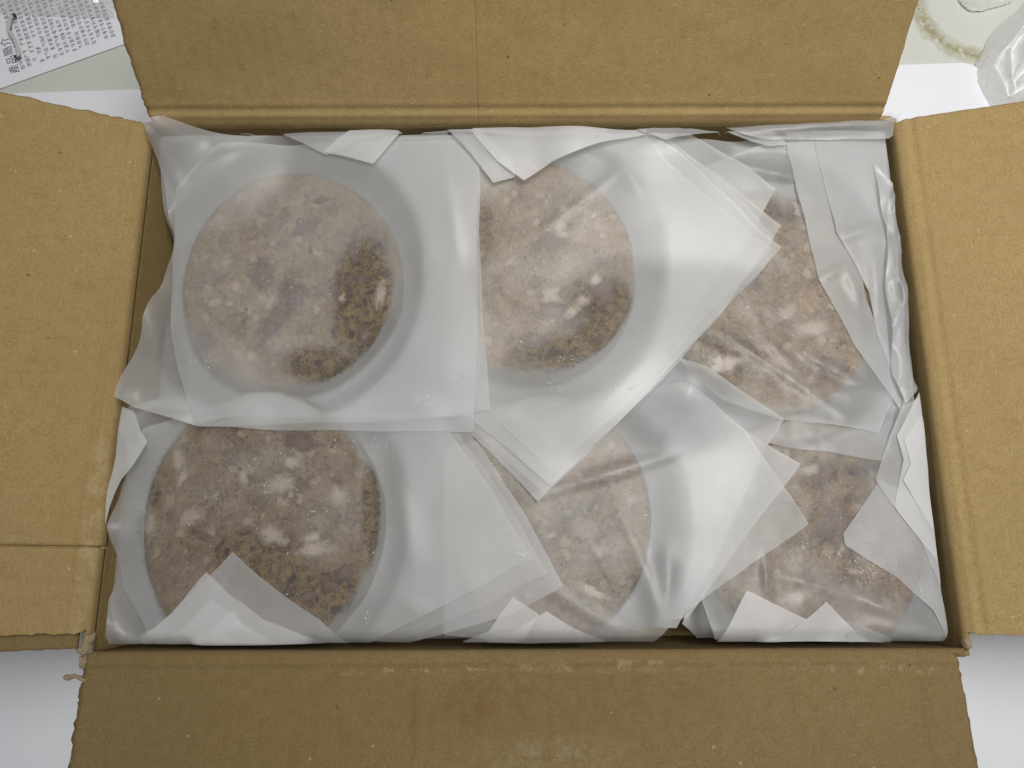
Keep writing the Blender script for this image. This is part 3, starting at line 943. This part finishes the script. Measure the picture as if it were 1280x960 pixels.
def patty(key, label, cpx, cpy, r, seed, tone=1.0, thick=.0205, group='meat patties', fat=(), dark=(), buried=False, nfat=3, ndark=2, brown=()):
    c = at(cpx, cpy, RIM - .014)
    cx, cy = c[0], c[1]
    d = np.hypot(GX - cx, (GY - cy) / PSTR)
    if buried:
        z0 = LOW - .0165 - .003
    else:
        z0 = float(Hf[d < r * .9].max()) + .0004
    th0 = np.arctan2((GY - cy) / PSTR, GX - cx)
    def outline(an):
        return r * (1 + .018 * np.sin(2 * an + seed) + .012 * np.sin(3 * an + 2 * seed) + .016 * (fbm(np.cos(an) * 3.2 + 9 + seed, np.sin(an) * 3.2 + 9, seed, 4) - .5) * 2)
    def top(x, y):
        an = np.arctan2((y - cy) / PSTR, x - cx); q = np.hypot(x - cx, (y - cy) / PSTR)
        ro = outline(an)
        e = np.clip((ro - q) / .0048, 0, 1)
        rnd_ = np.sqrt(np.clip(1 - (1 - e) ** 2, 0, 1))
        return z0 + thick * (.45 + .55 * rnd_) + .0016 * (fbm(x * 90 + seed, y * 90, seed, 4) - .5) + .0022 * (fbm(x * 22 + seed, y * 22, seed + 4, 2) - .5)
    na, nr = 150, 46
    V = []; F = []
    for i in range(nr):
        q = (i / (nr - 1)) ** .72
        for k in range(na):
            an = 2 * math.pi * k / na
            ro = float(outline(np.array(an)))
            x = cx + q * ro * math.cos(an) * .9995; y = cy + q * ro * math.sin(an) * .9995 * PSTR
            V.append([x, y, 0])
    Va = np.array(V)
    Va[:, 1] = np.clip(Va[:, 1], -HALF_D + .0065, HALF_D - .004)      # pressed against the wall
    Va[:, 2] = top(Va[:, 0], Va[:, 1])
    nn = len(Va)
    bot = []
    for zz, sc_ in ((z0 + thick * .22, 1.002), (z0 + thick * .03, .965)):
        for k in range(na):
            p = Va[(nr - 1) * na + k]
            bot.append([cx + (p[0] - cx) * sc_, cy + (p[1] - cy) * sc_, zz])
    V = np.vstack([Va, np.array(bot), [[cx, cy, z0 + thick * .03]]])
    for i in range(nr + 1):
        for k in range(na):
            a_ = i * na + k; b_ = i * na + (k + 1) % na
            F.append((a_, a_ + na, b_ + na, b_))
    last = (nr + 1) * na
    for k in range(na):
        F.append((last + k, len(V) - 1, last + (k + 1) % na))
    base = np.array([cx, cy, z0])
    root = empty('meat_patty', base)
    tag(root, label, 'patty', group)
    kb = np.linalg.norm(at(cpx + 10, cpy, RIM - .014) - c) / 10 * 1000
    br = []
    for bx_, by_, brx, bry in brown:
        p = (at(bx_, by_, RIM - .014) - c) * 1000
        br.append((float(p[0]), float(p[1]), float(brx * kb), float(bry * kb)))
    mat = patty_mat('meat_' + key, seed, tone, rad=r, brown=br)
    o = link('meat', mesh_from('meat', V - base, F), mat, root)
    if not buried:
        Zt = top(GX, GY)
        Hf[:] = np.where(d < outline(th0), np.maximum(Hf, Zt), Hf)
        r_ = random.Random(seed * 7)
        def lump(name, x, y, a_, b_, rot, mat_):
            n1, n2 = 20, 4
            V, F = [], []
            zc = float(top(np.array(x), np.array(y))) - z0
            for i in range(n2 + 1):
                f = i / n2
                for k in range(n1):
                    an = 2 * math.pi * k / n1
                    rr_ = f * (1 + .55 * (float(fbm(np.array(math.cos(an) * 1.5 + x * 900), np.array(math.sin(an) * 1.5 + y * 900), seed, 3)) - .5) * 2)
                    lx, ly = rr_ * a_ * math.cos(an), rr_ * b_ * math.sin(an)
                    gx_ = x + lx * math.cos(rot) - ly * math.sin(rot); gy_ = y + lx * math.sin(rot) + ly * math.cos(rot)
                    zt_ = float(top(np.array(gx_), np.array(gy_))) - z0
                    V.append((gx_ - cx, gy_ - cy, zt_ + .00028 * (1 - f ** 3) - .0005 * f ** 4))
            for i in range(n2):
                for k in range(n1):
                    F.append((i * n1 + k, (i + 1) * n1 + k, (i + 1) * n1 + (k + 1) % n1, i * n1 + (k + 1) % n1))
            me_ = mesh_from(name, V, F)
            ea = me_.attributes.new('edge', 'FLOAT', 'POINT')
            ea.data.foreach_set('value', [i / n2 for i in range(n2 + 1) for k in range(n1)])
            link(name, me_, mat_, root)
        k_ = np.linalg.norm(at(cpx + 10, cpy, RIM - .022) - c) / 10
        spots = [(fx, fy, w2, h2, an, 'fat_piece', M_FAT) for fx, fy, w2, h2, an in fat] + [(fx, fy, w2, h2, an, 'dark_meat_piece', M_LEAN) for fx, fy, w2, h2, an in dark]
        for fx, fy, w2, h2, an, nm, mt in spots:
            p = at(fx, fy, z0 + thick)
            if math.hypot(p[0] - cx, p[1] - cy) < r * .97:
                lump(nm, p[0], p[1], w2 * k_ / 2, h2 * k_ / 2, math.radians(an), mt)
        for cnt, nm, mt, s0, s1 in ((nfat, 'fat_piece', M_FAT, .0012, .0038), (ndark, 'dark_meat_piece', M_LEAN, .0018, .0050)):
            for _ in range(cnt):
                an = r_.uniform(0, 6.283); q = r * .92 * math.sqrt(r_.random())
                s_ = r_.uniform(s0, s1)
                lump(nm, cx + q * math.cos(an), cy + q * math.sin(an), s_ * r_.uniform(1, 1.8), s_ * r_.uniform(.6, 1), r_.uniform(0, 3.14), mt)
    PATTIES[key] = (cx, cy, r)
    if key in PRESS:
        PRESS.remove(key)
    return root

bag('plastic_bag', [(1224, 97), (1226, 75), (1236, 55), (1244, 38), (1258, 22), (1275, 8), (1310, -20), (1370, 0), (1380, 180), (1262, 170), (1244, 135)],
    [(1245, 52, 1300, 10, .030, .050, 1.0), (1232, 92, 1262, 50, .018, .040, 1.1), (1262, 50, 1290, 30, .042, .052, 1.3), (1240, 85, 1255, 130, .026, .030, 1.2), (1255, 70, 1262, 118, .036, .030, 1.6),
     (1278, 62, 1262, 105, .050, .034, 1.3), (1278, 62, 1300, 90, .050, .056, 1.2), (1266, 112, 1300, 95, .040, .056, 1.5), (1258, 128, 1290, 120, .034, .046, 1.3)],
    4, M_BAG, 'crumpled white plastic bag at the back right behind the right flap')
bag('plastic_bag', [(1206, -6), (1212, 1), (1222, 6), (1236, 6), (1246, 2), (1275, -8), (1275, -40), (1200, -40)], [(1212, -6, 1245, -4, .010, .014, .5), (1225, -10, 1240, -40, .016, .018, .6)], 9, M_BAG,
    'small flat end of white plastic at the top edge left of the crumpled bag', n=60)
# buried layer that carries everything
for k, (px, py, r) in STACKS.items():
    c = at(px, py, RIM - .03)
    d = np.hypot(GX - c[0], (GY - c[1]) / PSTR)
    Hf = np.where(d < r, np.maximum(Hf, LOW), Hf)
for k, (px, py, r) in STACKS.items():
    patty('low' + k, 'meat patty buried under the sheets in the layer below', px, py, r, 60 + int(k), buried=True, thick=.0165, group='buried meat patties')
BUR = 'buried interleaf sheets'
for nm, P in (('1', [(215, 185), (600, 175), (612, 505), (195, 510)]), ('2', [(560, 170), (840, 170), (850, 500), (560, 510)]), ('3', [(800, 175), (1108, 170), (1140, 520), (805, 530)]),
              ('4', [(150, 520), (520, 500), (530, 812), (135, 812)]), ('5', [(520, 500), (830, 500), (800, 808), (520, 812)]), ('6', [(880, 520), (1140, 520), (1190, 805), (870, 808)])):
    sheet('whitish interleaf sheet buried under the top layer of the stack', P, M_SHEET, group=BUR, its=18, wrinkle=.002, step=.005)

exec_sheets = True
# ---- bottom right stack
sheet('translucent sheet under the bottom right patty, curling at its lower left', [(905, 600), (1000, 530), (1120, 520), (1160, 590), (1190, 720), (1196, 806), (1000, 811), (900, 808), (868, 800), (846, 778), (870, 700)], M_SHEET, wrinkle=.0015, lifts=[(850, 778, .004, .012)])
patty('6', 'frozen meat patty in the bottom right corner, half hidden by sheets', 1016, 668, 0.0560, 6, .95, fat=[(1000, 745, 26, 10, 20), (1010, 588, 18, 9, 0)], dark=[(1047, 657, 26, 22, 0), (1030, 590, 22, 16, 30)], brown=[(1090, 585, 34, 28), (890, 755, 34, 34)])
sheet('thin crinkled film clinging over the bottom right patty', [(890, 590), (1000, 540), (1110, 530), (1160, 600), (1186, 730), (1196, 805), (1090, 811), (920, 808), (880, 795), (862, 740)], M_GLOSSY, meat='6', cling=.70, step=.0018, crumple=.0005, cscale=48, wrinkle=.0010, dirs=(1.1, .06, .0006),
      ridges=[(955, 690, 958, 745, .0025, .0016), (1070, 745, 1190, 800, .004, .004), (1085, 780, 1170, 806, .003, .003), (960, 715, 1110, 760, .0016, .003), (1085, 760, 1124, 755, .002, .0012)], wet=[(1030, 640, 70, 100, .75), (960, 740, 90, 50, .5)])
# ---- top right stack
sheet('translucent sheet under the top right patty, its lower edge over the bottom right patty', [(835, 230), (1000, 168), (1108, 166), (1118, 300), (1140, 480), (1105, 577), (977, 558), (860, 530), (835, 470)], M_SHEET, wrinkle=.0012)
patty('3', 'frozen meat patty at the top right, partly under folded sheets', 962, 368, 0.0575, 3, 1.08, fat=[(905, 455, 30, 15, 10), (1013, 410, 28, 16, 0), (985, 390, 20, 12, 20), (1000, 262, 22, 12, 0)], dark=[(930, 345, 30, 18, -10), (985, 262, 28, 20, 20), (1040, 460, 24, 16, 0)], brown=[(890, 455, 55, 45), (985, 250, 50, 25), (1088, 400, 18, 50)])
sheet('crinkled clear sheet clinging over the top right patty', [(835, 225), (990, 166), (1108, 164), (1116, 300), (1130, 470), (1097, 542), (1042, 531), (980, 525), (900, 500), (838, 462)], M_GLOSSY, meat='3', cling=.75, step=.0018, crumple=.0005, cscale=48, wrinkle=.0010,
      ridges=[(915, 425, 1055, 527, .0022, .0018), (960, 425, 1005, 480, .0016, .003), (998, 440, 1055, 490, .0028, .002), (1000, 442, 1010, 438, .002, .002), (880, 200, 990, 235, .003, .004), (935, 235, 1000, 240, .002, .002), (1030, 495, 1100, 490, .0016, .0025)],
      wet=[(890, 460, 55, 45, 1.0), (960, 400, 75, 90, .6)])
sheet('long sheet folded back along the right side of the top right patty', [(978, 160), (984, 189), (1014, 311), (1023, 349), (1067, 430), (1124, 512), (1128, 470), (1104, 425), (1082, 372), (1075, 330), (1062, 310), (1045, 292), (1017, 176), (1015, 162)], M_SHEET, wrinkle=.0012,
      ridges=[(1023, 352, 1058, 332, .003, .002), (1058, 335, 1075, 380, .003, .002)], its=18)
sheet('pale sheet edge folded double beside the right wall', [(1005, 162), (1017, 176), (1045, 292), (1062, 318), (1085, 366), (1097, 420), (1128, 500), (1120, 400), (1112, 300), (1109, 240), (1108, 164)], M_SHEET, wrinkle=.0014, ridges=[(1047, 300, 1105, 280, .003, .003), (1090, 310, 1100, 400, .003, .003)])
sheet('crumpled sheet edge bunched against the right wall', [(1092, 205), (1110, 236), (1119, 300), (1127, 345), (1146, 385), (1140, 410), (1148, 456), (1140, 492), (1127, 506), (1114, 470), (1110, 400), (1104, 360), (1108, 300), (1098, 255)], M_SHEET, crumple=.003, cscale=60, step=.0016, wrinkle=.002, zmax=RIM - .006,
      ridges=[(1113, 300, 1118, 380, .005, .0018), (1118, 380, 1108, 430, .004, .002), (1126, 350, 1124, 440, .006, .002), (1138, 370, 1128, 420, .006, .0018), (1120, 250, 1116, 330, .004, .002)])
# ---- right-hand corners of the bottom right stack
RG = dict(its=18, wrinkle=.0010)
sheet('frosted triangular sheet corner pointing left over the bottom right patty', [(1100, 600), (1054, 667), (1056, 681), (1122, 722), (1165, 762), (1196, 802), (1190, 742), (1183, 690), (1140, 620)], M_SHEET, **RG)
sheet('larger sheet corner folded in from the right wall by the bottom right patty', [(1122, 510), (1110, 545), (1094, 600), (1118, 634), (1150, 672), (1185, 735), (1183, 690), (1165, 580), (1150, 500)], M_SHEET, **RG)
sheet('narrow white sheet corner lying topmost against the right wall', [(1146, 494), (1120, 545), (1128, 575), (1118, 634), (1182, 705), (1176, 640), (1165, 570)], M_THICK, **RG)
sheet('small white stepped sheet corner high on the right wall', [(1150, 520), (1130, 548), (1138, 580), (1128, 600), (1178, 668), (1166, 585)], M_THICK, **RG)
# ---- bottom middle stack
sheet('sheet corner under the bottom middle patty, pointing at the bottom right patty', [(700, 520), (850, 490), (940, 545), (1001, 580), (985, 602), (940, 660), (850, 770), (700, 780), (600, 740)], M_SHEET)
sheet('sheet corner lifted between the top right and bottom right patties', [(680, 520), (790, 480), (835, 462), (870, 472), (980, 524), (951, 568), (900, 690), (830, 780), (640, 780), (580, 650)], M_SHEET, wrinkle=.0014, lifts=[(860, 480, .006, .018)])
patty('5', 'frozen meat patty in the middle of the front row', 681, 643, 0.0550, 5, .88, fat=[(688, 670, 10, 5, 20), (740, 740, 26, 10, -30)], dark=[(730, 665, 30, 18, 0), (705, 640, 12, 8, 0)], brown=[(765, 740, 50, 25), (735, 640, 40, 40)])
sheet('smooth sheet draped over the bottom middle patty and across to the right', [(560, 570), (640, 540), (760, 500), (800, 490), (850, 482), (890, 505), (929, 536), (951, 567), (1011, 655), (926, 715), (842, 776), (806, 800), (760, 812), (640, 812), (560, 790)], M_CLEAR, meat='5', cling=.65, wrinkle=.0016,
      ridges=[(648, 627, 700, 612, .0016, .002), (690, 613, 850, 566, .0030, .0028), (775, 640, 810, 735, .0010, .002), (735, 675, 775, 735, .0009, .0016), (670, 725, 785, 802, .0016, .002), (800, 700, 815, 790, .004, .004), (825, 690, 835, 780, .004, .005), (860, 480, 850, 520, .005, .006), (870, 520, 888, 545, .003, .004)],
      wet=[(755, 725, 60, 40, .75), (740, 640, 80, 90, .42)], lifts=[(860, 490, .007, .014)])
# ---- bottom left stack
sheet('wide sheet under the bottom left patty, its corner over the bottom middle patty', [(158, 512), (145, 590), (119, 683), (134, 745), (163, 810), (200, 824), (330, 820), (520, 815), (640, 768), (704, 733), (656, 642), (590, 545), (560, 500), (300, 490)], M_SHEET, wrinkle=.0018, lifts=[(122, 690, .012, .012), (150, 560, .012, .016), (140, 620, .012, .016)])
sheet('thin sheet with a long slanting edge over the bottom middle patty', [(300, 500), (545, 505), (585, 560), (632, 625), (684, 716), (600, 760), (500, 806), (250, 806)], M_FAINT, its=18)
patty('4', 'large frozen meat patty at the bottom left, flecked with white fat', 323, 652, 0.0600, 4, .86,
      fat=[(222, 572, 12, 28, 10), (228, 596, 10, 20, -20), (238, 646, 26, 20, 0), (352, 606, 26, 20, 30), (422, 620, 18, 26, 20), (340, 670, 30, 16, -15), (395, 687, 36, 14, 5), (365, 578, 20, 12, 0), (390, 672, 20, 10, 10), (304, 598, 10, 16, 0)],
      dark=[(432, 717, 22, 14, 30), (412, 732, 16, 12, -20), (380, 555, 30, 16, 0), (385, 745, 18, 8, 10), (250, 668, 20, 8, -30)], brown=[(325, 700, 60, 38), (400, 752, 80, 36), (466, 640, 14, 85), (186, 652, 14, 48)])
sheet('sheet clinging over the bottom left patty and reaching to the middle', [(190, 540), (152, 610), (134, 660), (165, 735), (194, 780), (215, 822), (400, 820), (470, 815), (590, 738), (664, 698), (620, 620), (590, 577), (545, 520), (300, 500)], M_CLEAR, meat='4', cling=.95, wrinkle=.0016,
      ridges=[(500, 600, 520, 720, .003, .008), (500, 750, 590, 800, .004, .004), (540, 770, 640, 735, .002, .004)], wet=[(330, 640, 130, 130, .62), (195, 650, 18, 50, 1.0), (380, 740, 70, 40, 1.0), (465, 640, 16, 80, .95), (290, 690, 40, 35, .9)],
      lifts=[(136, 662, .010, .012)])
sheet('white sheet edge folded in along the left wall by the bottom left patty', [(158, 512), (174, 517), (186, 543), (194, 556), (165, 602), (133, 657), (119, 687), (124, 645), (148, 575)], M_THICK, its=18, lifts=[(135, 620, .004, .015)])
# ---- top middle stack
sheet('lowest of the sheets fanned to the right under the top middle patty', [(560, 175), (860, 168), (930, 205), (967, 238), (935, 300), (860, 400), (810, 470), (690, 560), (590, 500)], M_SHEET)
sheet('sheet under the top middle patty with its corner nearest the front row', [(560, 172), (820, 168), (900, 220), (976, 283), (900, 395), (825, 478), (672, 628), (632, 585), (588, 543), (560, 500)], M_SHEET, lifts=[(676, 622, .002, .012)])
sheet('thin sheet slipped between the fanned sheets, corner just left of the front one', [(562, 175), (830, 172), (915, 235), (968, 300), (880, 412), (815, 480), (680, 617), (632, 576), (590, 536), (562, 500)], M_FAINT, its=18)
patty('2', 'frozen meat patty at the top middle, its left side under a sheet', 661, 331, 0.0575, 2, 1.05, fat=[(728, 375, 12, 10, 0), (745, 350, 14, 10, 20), (700, 285, 10, 16, 0), (688, 368, 18, 16, 0), (715, 390, 16, 12, 30)], dark=[(692, 385, 24, 16, 20), (757, 365, 18, 22, 0), (725, 400, 18, 12, 10), (665, 425, 20, 14, 0), (688, 300, 22, 14, -20)], brown=[(752, 395, 44, 78), (700, 446, 62, 22), (604, 290, 14, 45)])
sheet('upper sheet over the top middle patty with several edges fanned to the right', [(560, 172), (800, 166), (850, 190), (954, 291), (976, 310), (900, 392), (850, 445), (800, 500), (689, 609), (640, 565), (592, 527), (560, 480)], M_CLEAR, meat='2', cling=.85, wrinkle=.0012,
      ridges=[(678, 288, 770, 228, .0026, .0014), (770, 190, 800, 260, .003, .006), (800, 180, 860, 178, .004, .004), (700, 560, 840, 420, .002, .006), (690, 195, 750, 215, .002, .003)], wet=[(755, 400, 48, 80, 1.0), (700, 440, 60, 30, .8), (604, 290, 12, 40, 1.0), (690, 340, 80, 80, .5), (710, 210, 30, 8, 1.0)])
sheet('topmost sheet of the fan, its right corner above the top right patty', [(565, 170), (800, 167), (830, 200), (940, 295), (966, 311), (880, 398), (830, 455), (785, 505), (690, 588), (600, 505), (565, 460)], M_FAINT, meat='2', cling=.85, wrinkle=.0012, its=18, wet=[(755, 400, 48, 80, 1.0), (700, 440, 60, 30, .8), (604, 290, 12, 40, 1.0), (690, 340, 80, 80, .5), (710, 210, 30, 8, 1.0)])
# ---- top left stack
sheet('sheet under the top left patty, its pointed corner sticking out at the left wall', [(143, 508), (190, 420), (222, 345), (235, 230), (330, 180), (560, 170), (604, 440), (590, 520), (470, 528), (250, 534), (187, 518)], M_SHEET, wrinkle=.0014, lifts=[(150, 505, .014, .022), (205, 400, .008, .016)], ridges=[(228, 420, 187, 516, .002, .0015)])
sheet('sheet with one corner standing up in the back left corner of the box', [(190, 182), (226, 171), (340, 165), (598, 172), (603, 400), (612, 512), (537, 522), (294, 521), (250, 533), (228, 430), (221, 300), (214, 262)], M_SHEET, wrinkle=.0014,
      lifts=[(196, 190, .016, .014), (230, 175, .010, .016)], ridges=[(203, 171, 233, 250, .003, .0018), (265, 185, 300, 225, .004, .005)])
patty('1', 'whole frozen meat patty at the top left, brown and crumbly on its right', 360, 345, 0.0578, 1, 1.04, fat=[(476, 367, 10, 28, -5), (282, 327, 14, 8, 20), (427, 372, 8, 8, 0), (338, 377, 8, 22, -30), (395, 225, 24, 14, 0)],
      dark=[(350, 395, 18, 60, -35), (370, 365, 26, 26, 0), (328, 345, 22, 30, 0), (452, 349, 13, 11, 0), (436, 350, 10, 12, 20), (442, 318, 10, 26, 10), (452, 292, 14, 16, 0), (418, 362, 12, 16, 0), (380, 285, 20, 16, 20), (256, 428, 26, 18, 0), (455, 418, 12, 18, 20), (402, 250, 16, 8, 0)], nfat=4, brown=[(454, 375, 42, 105), (405, 455, 62, 24)])
sheet('square sheet lying over the top left patty', [(249, 535), (228, 420), (226, 330), (233, 252), (285, 195), (420, 178), (560, 176), (597, 180), (598, 205), (592, 541), (420, 538)], M_CLEAR, meat='1', cling=.46, wrinkle=.0012,
      ridges=[(560, 230, 575, 330, .002, .004), (235, 250, 310, 206, .004, .003), (480, 480, 560, 520, .002, .006)], wet=[(452, 375, 44, 95, 1.0), (400, 455, 60, 30, .85), (380, 330, 80, 80, .35)])
# ---- folded corners along the front wall
FG = dict(mat=M_THICK, its=18, wrinkle=.0008)
sheet('large greyish sheet corner folded over the front of the bottom left patty', [(166, 818), (200, 782), (291, 690), (330, 725), (400, 775), (445, 806), (520, 818), (300, 824), (190, 824)], M_SHEET, its=18)
sheet('broad white sheet corner overlapping the greyish corner at the bottom left', [(178, 822), (215, 766), (258, 715), (285, 742), (330, 775), (420, 822)], **FG)
sheet('second white sheet corner stepped inside the broad one at the bottom left', [(205, 822), (225, 790), (263, 749), (302, 779), (270, 800), (240, 822)], **FG)
sheet('inner white sheet corner lowest in the overlapping corners at the bottom left', [(225, 823), (262, 790), (291, 763), (302, 780), (345, 823)], **FG)
sheet('tiny white sheet corner at the far left of the front wall', [(177, 823), (193, 796), (207, 806), (230, 824)], **FG)
sheet('left white sheet corner folded over the front of the bottom middle patty', [(578, 818), (611, 789), (625, 768), (641, 746), (674, 768), (655, 800), (640, 818)], **FG)
sheet('right white sheet corner folded over the front of the bottom middle patty', [(604, 818), (645, 788), (683, 764), (712, 783), (755, 818)], **FG)
sheet('left white sheet corner folded over the front of the bottom right patty', [(880, 808), (912, 780), (933, 738), (970, 756), (1008, 774), (970, 800), (950, 812)], **FG)
sheet('broad white sheet corner folded over the front of the bottom right patty', [(925, 814), (975, 796), (1012, 770), (1033, 752), (1070, 790), (1089, 815)], **FG)
sheet('small thin sheet corner right of the broad white corner at the front', [(1062, 814), (1058, 792), (1076, 782), (1105, 800), (1136, 814)], M_SHEET, its=18)
# ---- folded corners along the back wall
sheet('thin strip of sheet edge behind the folded corners at the back wall', [(488, 153), (600, 153), (660, 157), (690, 151), (742, 149), (757, 158), (760, 172), (490, 172)], M_SHEET, its=18, lifts=[(600, 155, 0.0030, .02), (720, 152, 0.0036, .02)])
sheet('small pointed sheet tip sticking up at the back wall above the top left patty', [(330, 170), (345, 149), (375, 168)], M_SHEET, its=18, lifts=[(345, 150, 0.0030, .01)])
sheet('long whitish sheet corner folded down behind the top left patty', [(280, 167), (340, 162), (487, 158), (500, 165), (450, 178), (409, 196), (360, 180), (325, 170)], M_SHEET, its=18, lifts=[(380, 160, 0.0024, .02), (460, 160, 0.0024, .02)])
sheet('short white sheet corner overlapping at the back above the top left patty', [(405, 193), (468, 208), (487, 186), (505, 164), (440, 160), (420, 175)], M_THICK, its=18, lifts=[(480, 162, 0.0018, .02)])
sheet('greyish sheet corner pointing down at the top middle patty', [(561, 167), (617, 231), (644, 224), (640, 205), (600, 164)], M_SHEET, its=18)
sheet('broad white sheet corner folded down over the top middle patty', [(587, 162), (622, 203), (655, 231), (690, 207), (750, 183), (806, 172), (806, 161), (700, 157)], M_THICK, its=18, lifts=[(700, 160, 0.0024, .03)])
sheet('pale rumpled sheet edge along the back wall right of the middle', [(790, 163), (860, 156), (930, 152), (960, 165), (985, 182), (960, 185), (900, 176), (830, 180)], M_SHEET, its=18, crumple=.001, cscale=40, lifts=[(880, 157, 0.0024, .03)])
sheet('rolled cream sheet edge along the back wall, poking over the back right corner', [(905, 153), (960, 150), (1040, 150), (1100, 146), (1112, 141), (1118, 146), (1127, 140), (1123, 150), (1124, 163), (1112, 172), (1040, 172), (960, 171), (932, 164)], M_SHEET, its=18, free=True, zref=RIM - .004, crumple=.0008, cscale=30, step=.0018,
      ridges=[(930, 158, 1115, 158, .006, .004), (940, 163, 1080, 160, .003, .0015), (1000, 156, 1118, 152, .003, .0015)], lifts=[(1122, 150, 0.0030, .014), (1100, 155, 0.0015, .02)], keep=False)

# ------------------------------------------------------------------ frost: tiny ice grains lying on the sheets
def frost():
    V, F = [], []
    r_ = random.Random(12)
    spots = [(1088, 708, 40, 22, 150), (1150, 735, 22, 26, 70), (560, 470, 25, 10, 30), (530, 500, 14, 12, 25), (690, 480, 20, 10, 26), (640, 655, 14, 30, 40), (655, 695, 16, 10, 36), (690, 722, 20, 12, 40),
             (475, 560, 10, 26, 40), (425, 560, 50, 10, 30), (805, 620, 8, 60, 34), (770, 480, 20, 10, 20), (330, 340, 90, 70, 70), (660, 320, 60, 60, 80), (320, 640, 120, 90, 120), (458, 775, 6, 20, 16),
             (715, 450, 40, 6, 30), (255, 455, 20, 14, 24), (950, 400, 70, 60, 50), (1100, 180, 12, 60, 30), (700, 680, 50, 50, 40), (1000, 650, 60, 60, 50)]
    for (px, py, rx, ry, n) in spots:
        for _ in range(int(n * .55)):
            x_, y_ = px + r_.gauss(0, .5) * rx, py + r_.gauss(0, .5) * ry
            p = to_world(x_, y_, RIM - .014)
            z = float(samp(Hf, p[0], p[1])) + .0002
            s_ = r_.uniform(.00008, .00034) * (1.6 if r_.random() < .08 else 1)
            a_ = r_.uniform(0, 6.28); e_ = r_.uniform(1, 2.6)
            k = len(V)
            ca, sa = math.cos(a_), math.sin(a_)
            for dx, dy, dz in ((1, 0, 0), (0, .7, 0), (-1, 0, 0), (0, -.7, 0), (.1, .1, .8)):
                X_, Y_ = dx * s_ * e_, dy * s_
                V.append((p[0] + X_ * ca - Y_ * sa, p[1] + X_ * sa + Y_ * ca, z + dz * s_))
            F += [(k, k + 1, k + 4), (k + 1, k + 2, k + 4), (k + 2, k + 3, k + 4), (k + 3, k, k + 4)]
    o = link('frost', mesh_from('frost', V, F), plain('ice', (.85, .87, .90), .15, .02), smooth=False)
    o['kind'] = 'stuff'
    tag(o, 'scattered white frost grains lying on the sheets', 'frost')
frost()
